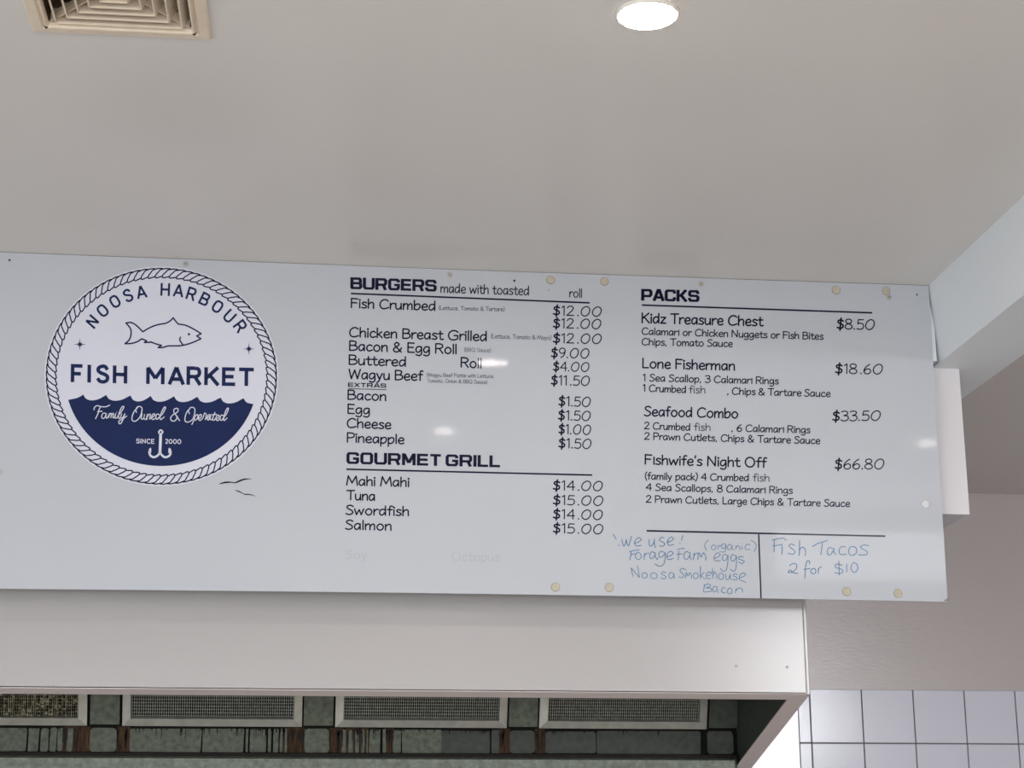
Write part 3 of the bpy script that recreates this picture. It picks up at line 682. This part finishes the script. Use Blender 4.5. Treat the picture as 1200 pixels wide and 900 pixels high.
strokes(HW, ['S 800 280 830 270 846 252 826 240 804 262 806 296 848 298', 'S 900 262 878 250 862 270 868 296 888 292 902 268', 'S 904 258 902 310 890 366 866 374 846 354', 'S 962 264 938 252 924 274 932 300 950 296 966 270', 'S 966 262 966 320 958 368 940 374 920 360',
     'S 1018 272 992 266 980 282 1002 292 1024 302 1010 318 980 308',
     'S 186 352 194 386 202 414', 'P 188 352 246 420', 'S 248 420 242 380 234 334', 'O 284 386 304 396 304 418 284 426 268 416 270 396', 'O 352 388 376 398 376 422 352 432 334 420 334 398', 'S 446 388 424 380 412 394 430 406 446 418 434 432 406 426',
     'S 500 396 480 384 466 404 474 428 492 424 504 402', 'S 504 394 504 416 510 430', 'S 594 366 566 354 548 370 564 390 576 408 564 424 540 418', 'S 588 426 592 394 596 386 606 410 614 400 620 388 632 402 634 428', 'O 664 388 682 400 678 424 658 430 648 412 650 396',
     'P 700 340 698 430', 'P 728 384 700 408 734 432', 'S 746 410 772 402 778 386 760 382 744 400 748 428 776 430', 'S 788 356 792 400 790 430', 'S 790 408 806 392 820 402 820 432', 'P 780 384 816 380', 'O 852 390 870 402 866 430 846 436 834 418 838 398',
     'S 888 398 888 430 906 436 918 404', 'S 920 396 920 424 926 438', 'S 974 400 950 396 944 410 966 420 974 434 950 440 938 434', 'S 984 424 1016 416 1034 398 1016 388 994 402 988 432 1010 448 1038 458',
     'S 732 476 726 500 722 526', 'S 724 480 760 470 774 484 740 500', 'S 740 500 778 502 776 524 728 530', 'S 820 492 800 490 790 510 800 530 818 516', 'S 822 490 824 514 832 534', 'S 884 498 862 500 856 528 884 536', 'O 914 500 932 510 930 536 908 542 898 524', 'S 958 536 962 512 966 504', 'S 964 516 984 500 1006 506 1012 532'], 5.2, M_blue, 'handwriting')
HW2 = (880, 610, 6.667)
strokes(HW2, ['P 182 148 180 246', 'P 166 154 210 142 262 136', 'P 172 198 234 190', 'S 240 184 244 232 240 264', 'P 262 152 276 148', 'S 342 196 314 184 298 200 322 222 344 244 326 264 288 256', 'P 380 154 376 274', 'S 376 240 392 212 416 214 426 240 424 276',
     'P 482 204 520 180 598 156', 'P 558 176 546 268', 'S 642 220 610 212 596 238 604 268 624 264 646 230', 'S 648 218 648 246 662 266', 'S 738 206 704 206 688 238 702 266 744 264', 'O 792 204 820 214 824 250 798 272 770 266 764 232 774 210', 'S 920 196 880 192 856 206 878 226 908 244 898 268 838 268',
     'S 302 352 330 336 356 346 352 378 318 404 290 406 306 388 330 408 366 414', 'S 458 340 456 318 438 318 428 350 424 400 420 450', 'P 412 382 462 376', 'O 486 374 506 386 502 410 480 416 466 396', 'S 526 414 526 390 528 374', 'S 526 388 534 370 550 362',
     'S 712 350 680 340 656 352 668 370 704 380 718 398 700 414 654 408', 'P 686 318 690 426', 'P 748 342 748 402', 'O 806 330 828 344 834 376 820 402 796 402 782 376 788 344'], 6.3, M_blue, 'handwriting')

# ---- round logo
logo = None
def ell(cx, cy, rx, ry, t, rot=0.012):
    a = rx*math.cos(t); b = -ry*math.sin(t); return (cx+a*math.cos(rot)-b*math.sin(rot), cy+a*math.sin(rot)+b*math.cos(rot))
LC = (189.2, 441.0)
bm = bmesh.new()
bm.faces.new([bm.verts.new(on(*ell(*LC, 137.3, 128.6, 2*math.pi*k/96), .0003)) for k in range(96)]); face_out(bm)
logo = obj('round_logo', bm, M_logo, board); logo['label'] = 'round white and navy fish market logo'
# rope: 96 strands, inked outline over a pale ring
bm = bmesh.new(); n = 96
ra = [bm.verts.new(on(*ell(*LC, 134.2, 125.8, 2*math.pi*k/n), .0005)) for k in range(n)]; rb = [bm.verts.new(on(*ell(*LC, 124.2, 116.0, 2*math.pi*k/n), .0005)) for k in range(n)]
for k in range(n): bm.faces.new((ra[k], ra[(k+1) % n], rb[(k+1) % n], rb[k]))
face_out(bm); obj('rope_ring', bm, M_rope, logo)
bm = bmesh.new(); NS = 94; st = 2*math.pi/NS
def rp(r, th): return ell(LC[0], LC[1], r, r*.9375, th)
for k in range(NS):
    th = -k*st
    pts = [(123.8, 0.0), (125.0, -.42), (127.5, -.62), (130.5, -.95), (133.0, -1.2), (134.4, -1.75)]
    P_ = [rp(r, th+d*st) for r, d in pts]
    P_ += [rp(134.9, th-2.2*st), rp(134.3, th-2.62*st)]
    ribbon(bm, catmull(P_, n=3), 1.45, lambda x, y: on(x, y, .0008))
    Q_ = [rp(r, th+d*st) for r, d in ((123.8, 0.0), (123.2, -.02+.35), (123.4, .62), (124.4, .62+.12))]
    ribbon(bm, catmull([rp(123.8, th), rp(123.1, th+.45*st), rp(124.6, th+.85*st-.3*st)], n=3), 1.45, lambda x, y: on(x, y, .0008))
face_out(bm); obj('rope_outline', bm, M_ink, logo)
# navy sea with scalloped waves
bm = bmesh.new(); ox, oy, kk = 70, 410, 5.0
peaks = [(138, 262), (272, 264), (415, 268), (533, 270), (670, 272), (807, 275), (943, 280), (1077, 283)]
top = [(50, 293), (96, 284), (120, 274)]
for i, (x, y) in enumerate(peaks):
    nx, ny = peaks[i+1] if i < 7 else (1215, 287)
    w_ = nx-x
    top.append((x, y))
    for a, b in ((.05, 12), (.10, 22), (.17, 28), (.30, 34), (.45, 34), (.60, 30), (.75, 22), (.88, 12)):
        if x+a*w_ < 1118: top.append((x+a*w_, y+b))
top.append((1133, 318))
arc = []
a1 = math.atan2(-(473.6-441), 107.5); a0 = math.atan2(-(468.6-441), -109.3)
for k in range(0, 41):
    aa = math.radians(-17)+(math.radians(-163.8)+math.radians(17))*k/40
    arc.append(ell(LC[0], LC[1], 113.3, 105.2, aa))
pts = [(ox+x/kk, oy+y/kk) for x, y in top]+arc
f = bm.faces.new([bm.verts.new(on(x, y, .0006)) for x, y in pts]); bmesh.ops.triangulate(bm, faces=[f]); face_out(bm)
sea = obj('navy_sea', bm, M_navy, logo)
LO = (70, 410, 5.0)
line('FISH', LO, 66, 189, 405, 198, 104, M_navy, 20.5, N, 'butt', logo, lift=.0007, gap=14)
line('MARKET', LO, 507, 200, 1146, 213, 105, M_navy, 20.5, N, 'butt', logo, lift=.0007, gap=6)
line('SINCE', LO, 447, 548, 559, 551, 28, M_logo, 17, N, 'butt', logo, lift=.001, gap=2)
line('2000', LO, 617, 550, 714, 552, 28, M_logo, 17, N, 'butt', logo, lift=.001, gap=2)
# NOOSA HARBOUR round the arc: centres and tilts measured letter by letter (crop 40, 300, x3)
bm = bmesh.new()
letters = [('N', 205, 231, -49), ('O', 241, 192, -40), ('O', 284, 160, -31), ('S', 330, 139, -22), ('A', 377, 126, -11), ('H', 461, 118, 2), ('A', 508, 121, 7),
           ('R', 553, 133, 17), ('B', 600, 152, 26), ('O', 645, 178, 34), ('U', 687, 212, 43), ('R', 725, 247, 53)]
for ch, cx, cy, deg in letters:
    wdt = {'O': 72, 'N': 70, 'S': 70, 'A': 76, 'H': 74, 'R': 70, 'B': 72, 'U': 72}[ch]; hh = 45/100.0
    a = math.radians(deg); ca, sa = math.cos(a), math.sin(a)
    def mp(x, y, cx=cx, cy=cy, ca=ca, sa=sa, wdt=wdt):
        X, Y = (x-wdt/2)*hh, -(y-50)*hh; return on(40+(cx+X*ca-Y*sa)/3, 300+(cy+X*sa+Y*ca)/3, .0007)
    glyph(bm, N, ch, 1.0, mp, 16.5, 'butt')
face_out(bm); obj('lettering', bm, M_navy, logo)
# fish outline (crop 140, 360, x11.43)
FI = (140, 360, 11.43)
strokes(FI, ['S 88 212 150 206 200 226 256 272 314 330', 'S 314 330 380 290 460 252 540 230 620 216 680 184 720 144', 'S 720 144 752 186 786 226', 'S 786 226 880 242 960 276 1040 322 1094 356', 'P 1094 356 1036 386 1090 424',
             'S 1090 424 1000 466 900 500 800 518 660 520 580 540 518 542', 'P 518 542 562 512', 'S 562 512 500 496 420 466', 'P 420 470 334 474 364 452 300 424', 'S 300 424 240 462 160 486 74 490', 'S 74 490 130 440 154 370 148 290 88 212',
             'S 816 404 808 440 830 476 848 504', 'D:17 931 363'], 20, M_navy, 'fish_emblem', logo, .0007)
# compass stars
def star(px, py):
    bm = bmesh.new()
    v = []
    for k in range(16):
        r = (7.2 if k % 4 == 0 else 3.6 if k % 2 == 0 else 1.8); a = 2*math.pi*k/16
        v.append((px+r*math.cos(a), py+r*math.sin(a)))
    for k in range(16):
        bm.faces.new([bm.verts.new(on(*p, .0007)) for p in ((px, py), v[k], v[(k+1) % 16])])
    face_out(bm); obj('star', bm, M_navy, logo)
star(93.6, 403.6); star(291.7, 409)
# script on the sea
SA = (105, 470, 13.333); SB = (190, 470, 13.333)
strokes(SA, ['S 70 138 78 100 120 74 190 90 260 88 314 64', 'S 170 90 150 130 130 200 94 276', 'P 124 168 194 160',
     'S 258 196 216 190 190 230 200 270 236 262 262 200 256 250 272 268 296 230 312 196 300 260', 'S 300 250 318 204 338 196 334 262', 'S 334 250 352 204 374 198 366 262 392 250', 'S 408 200 396 262 424 264 448 230', 'D:6 424 176',
     'S 446 230 500 160 536 96 514 86 480 140 454 220 458 272 486 262', 'S 500 200 488 256 516 262 548 206', 'S 552 200 526 280 490 348 462 350 462 310 520 280 580 236',
     'S 736 176 722 150 740 100 780 86 818 110 812 180 780 260 716 316 668 300 666 240 700 160 750 104',
     'S 820 200 806 270 838 280 860 210', 'S 860 210 850 270 880 286 906 206', 'S 906 206 902 250 894 290', 'S 900 262 926 210 950 214 938 284', 'S 940 276 980 256 1020 220 1010 200 984 214 968 262 990 290 1040 262',
     'S 1092 216 1060 204 1036 240 1046 284 1080 270 1100 220', 'S 1070 270 1140 200 1186 110 1170 96 1136 150 1104 240 1112 290 1166 250'], 15, M_logo, 'script_lettering', logo, .001)
strokes(SB, ['S 270 306 230 240 186 180 186 136 220 114 250 130 236 176 170 216 134 262 146 304 190 314 222 286 238 240',
     'S 430 196 412 166 430 116 468 98 508 120 508 190 480 280 420 326 366 320 358 260 388 170 440 112',
     'S 524 216 500 290 466 366', 'S 502 270 530 222 556 216 556 262 520 300 498 286', 'S 560 280 600 262 616 226 600 210 576 236 570 286 596 304 636 268', 'S 636 268 660 200 670 190 690 214 676 290', 'S 676 280 700 270 756 222 736 214 712 232 704 276 726 296 756 230 750 286 780 290',
     'S 826 180 800 240 788 292 812 300 836 270', 'P 776 216 852 210', 'S 836 280 876 264 890 232 876 220 850 240 844 286 866 306 906 276', 'S 960 232 930 220 906 254 914 300 944 292 968 240',
     'S 944 280 1000 210 1034 130 1022 112 992 160 966 250 968 306 1014 266'], 15, M_logo, 'script_lettering', logo, .001)
# treble hook
HK = (150, 495, 16.0)
strokes(HK, ['O:30 614 146 650 182 614 220 578 182', 'P:52 613 226 600 570', 'S:40 600 560 560 620 490 654 430 630 402 580 404 540', 'S:40 600 560 640 620 700 654 770 630 798 580 796 540',
             'F 384 570 390 510 424 470 438 500 434 578 412 572', 'F 814 570 810 510 776 474 758 500 756 578 786 572'], 44, M_logo, 'hook_emblem', logo, .001)
# gulls
GU = (250, 550, 20.0)
strokes(GU, ['T:40 120 348 300 306 500 308', 'T:40 420 308 520 312 640 262 760 228 900 226', 'T:26 500 488 600 520 720 576', 'T:26 660 556 740 586 860 592 1000 634'], 30, M_ink, 'gull_emblem')

# chipped lower right corner showing the core
bm = bmesh.new(); bm.faces.new([bm.verts.new(on(x, y, .0007)) for x, y in ((1110.9, 699.5), (1110.9, 704.6), (1105.5, 704.6), (1107.5, 702.6), (1109.3, 702.2))]); face_out(bm)
o = obj('chipped_corner', bm, M_edge, board); o['label'] = 'small dark chip at the lower right corner'

# ---- fixings on the board
def fixing(name, px, py, r, m, h=.002, m2=None, r2=None):
    c = on(px, py); z = c.z
    bm = bmesh.new(); lathe(bm, [(r, .001), (r, -h*.6), (r*.8, -h)], c, 'y', 20)
    o = obj(name, bm, m, board)
    if m2:
        bm = bmesh.new(); lathe(bm, [(r2, 0), (r2, -.0012)], c+Vector((0, -h+.0008, 0)), 'y', 12); obj('recess', bm, m2, o)
    return o
M_screwring = mat('screw_washer', (176, 174, 172), 0.4, metal=.2)
for px, py in ((217.5, 309.5), (527, 322.5), (821.5, 333), (1041.5, 348.5)):
    o = fixing('screw', px, py, .0082, M_screwring, .0022, M_screw, .0050)
    c = on(px, py); bm = bmesh.new()
    for a in (0.6, 0.6+math.pi/2):
        dx, dz = math.cos(a)*.0036, math.sin(a)*.0036; nx_, nz_ = -math.sin(a)*.0008, math.cos(a)*.0008
        bm.faces.new([bm.verts.new((c.x+u, c.y-.0028, c.z+v)) for u, v in ((-dx-nx_, -dz-nz_), (dx-nx_, dz-nz_), (dx+nx_, dz+nz_), (-dx+nx_, -dz+nz_))])
    face_out(bm); obj('slot', bm, M_creamd, o)
for px, py, r in ((11.2, 304.8, .0030), (602.8, 329, .0032), (1074.5, 345.3, .0026), (643, 340, .0014)):
    fixing('drilled_hole', px, py, r, M_black, .0008)
fixing('drilled_hole', 0, 553, .0075, M_screwring, .002, M_screw, .004)
o = fixing('screw_cap', 1084.3, 590.8, .0115, M_cap, .004); o['label'] = 'white plastic cap'
for px, py in ((645.2, 328), (708.3, 330), (651, 688), (714, 688.3), (979.8, 340), (1038.5, 341), (992, 693), (1052.3, 695.3)):
    fixing('cream_dot', px, py, .0122, M_creamd, .0012, M_cream, .0108)
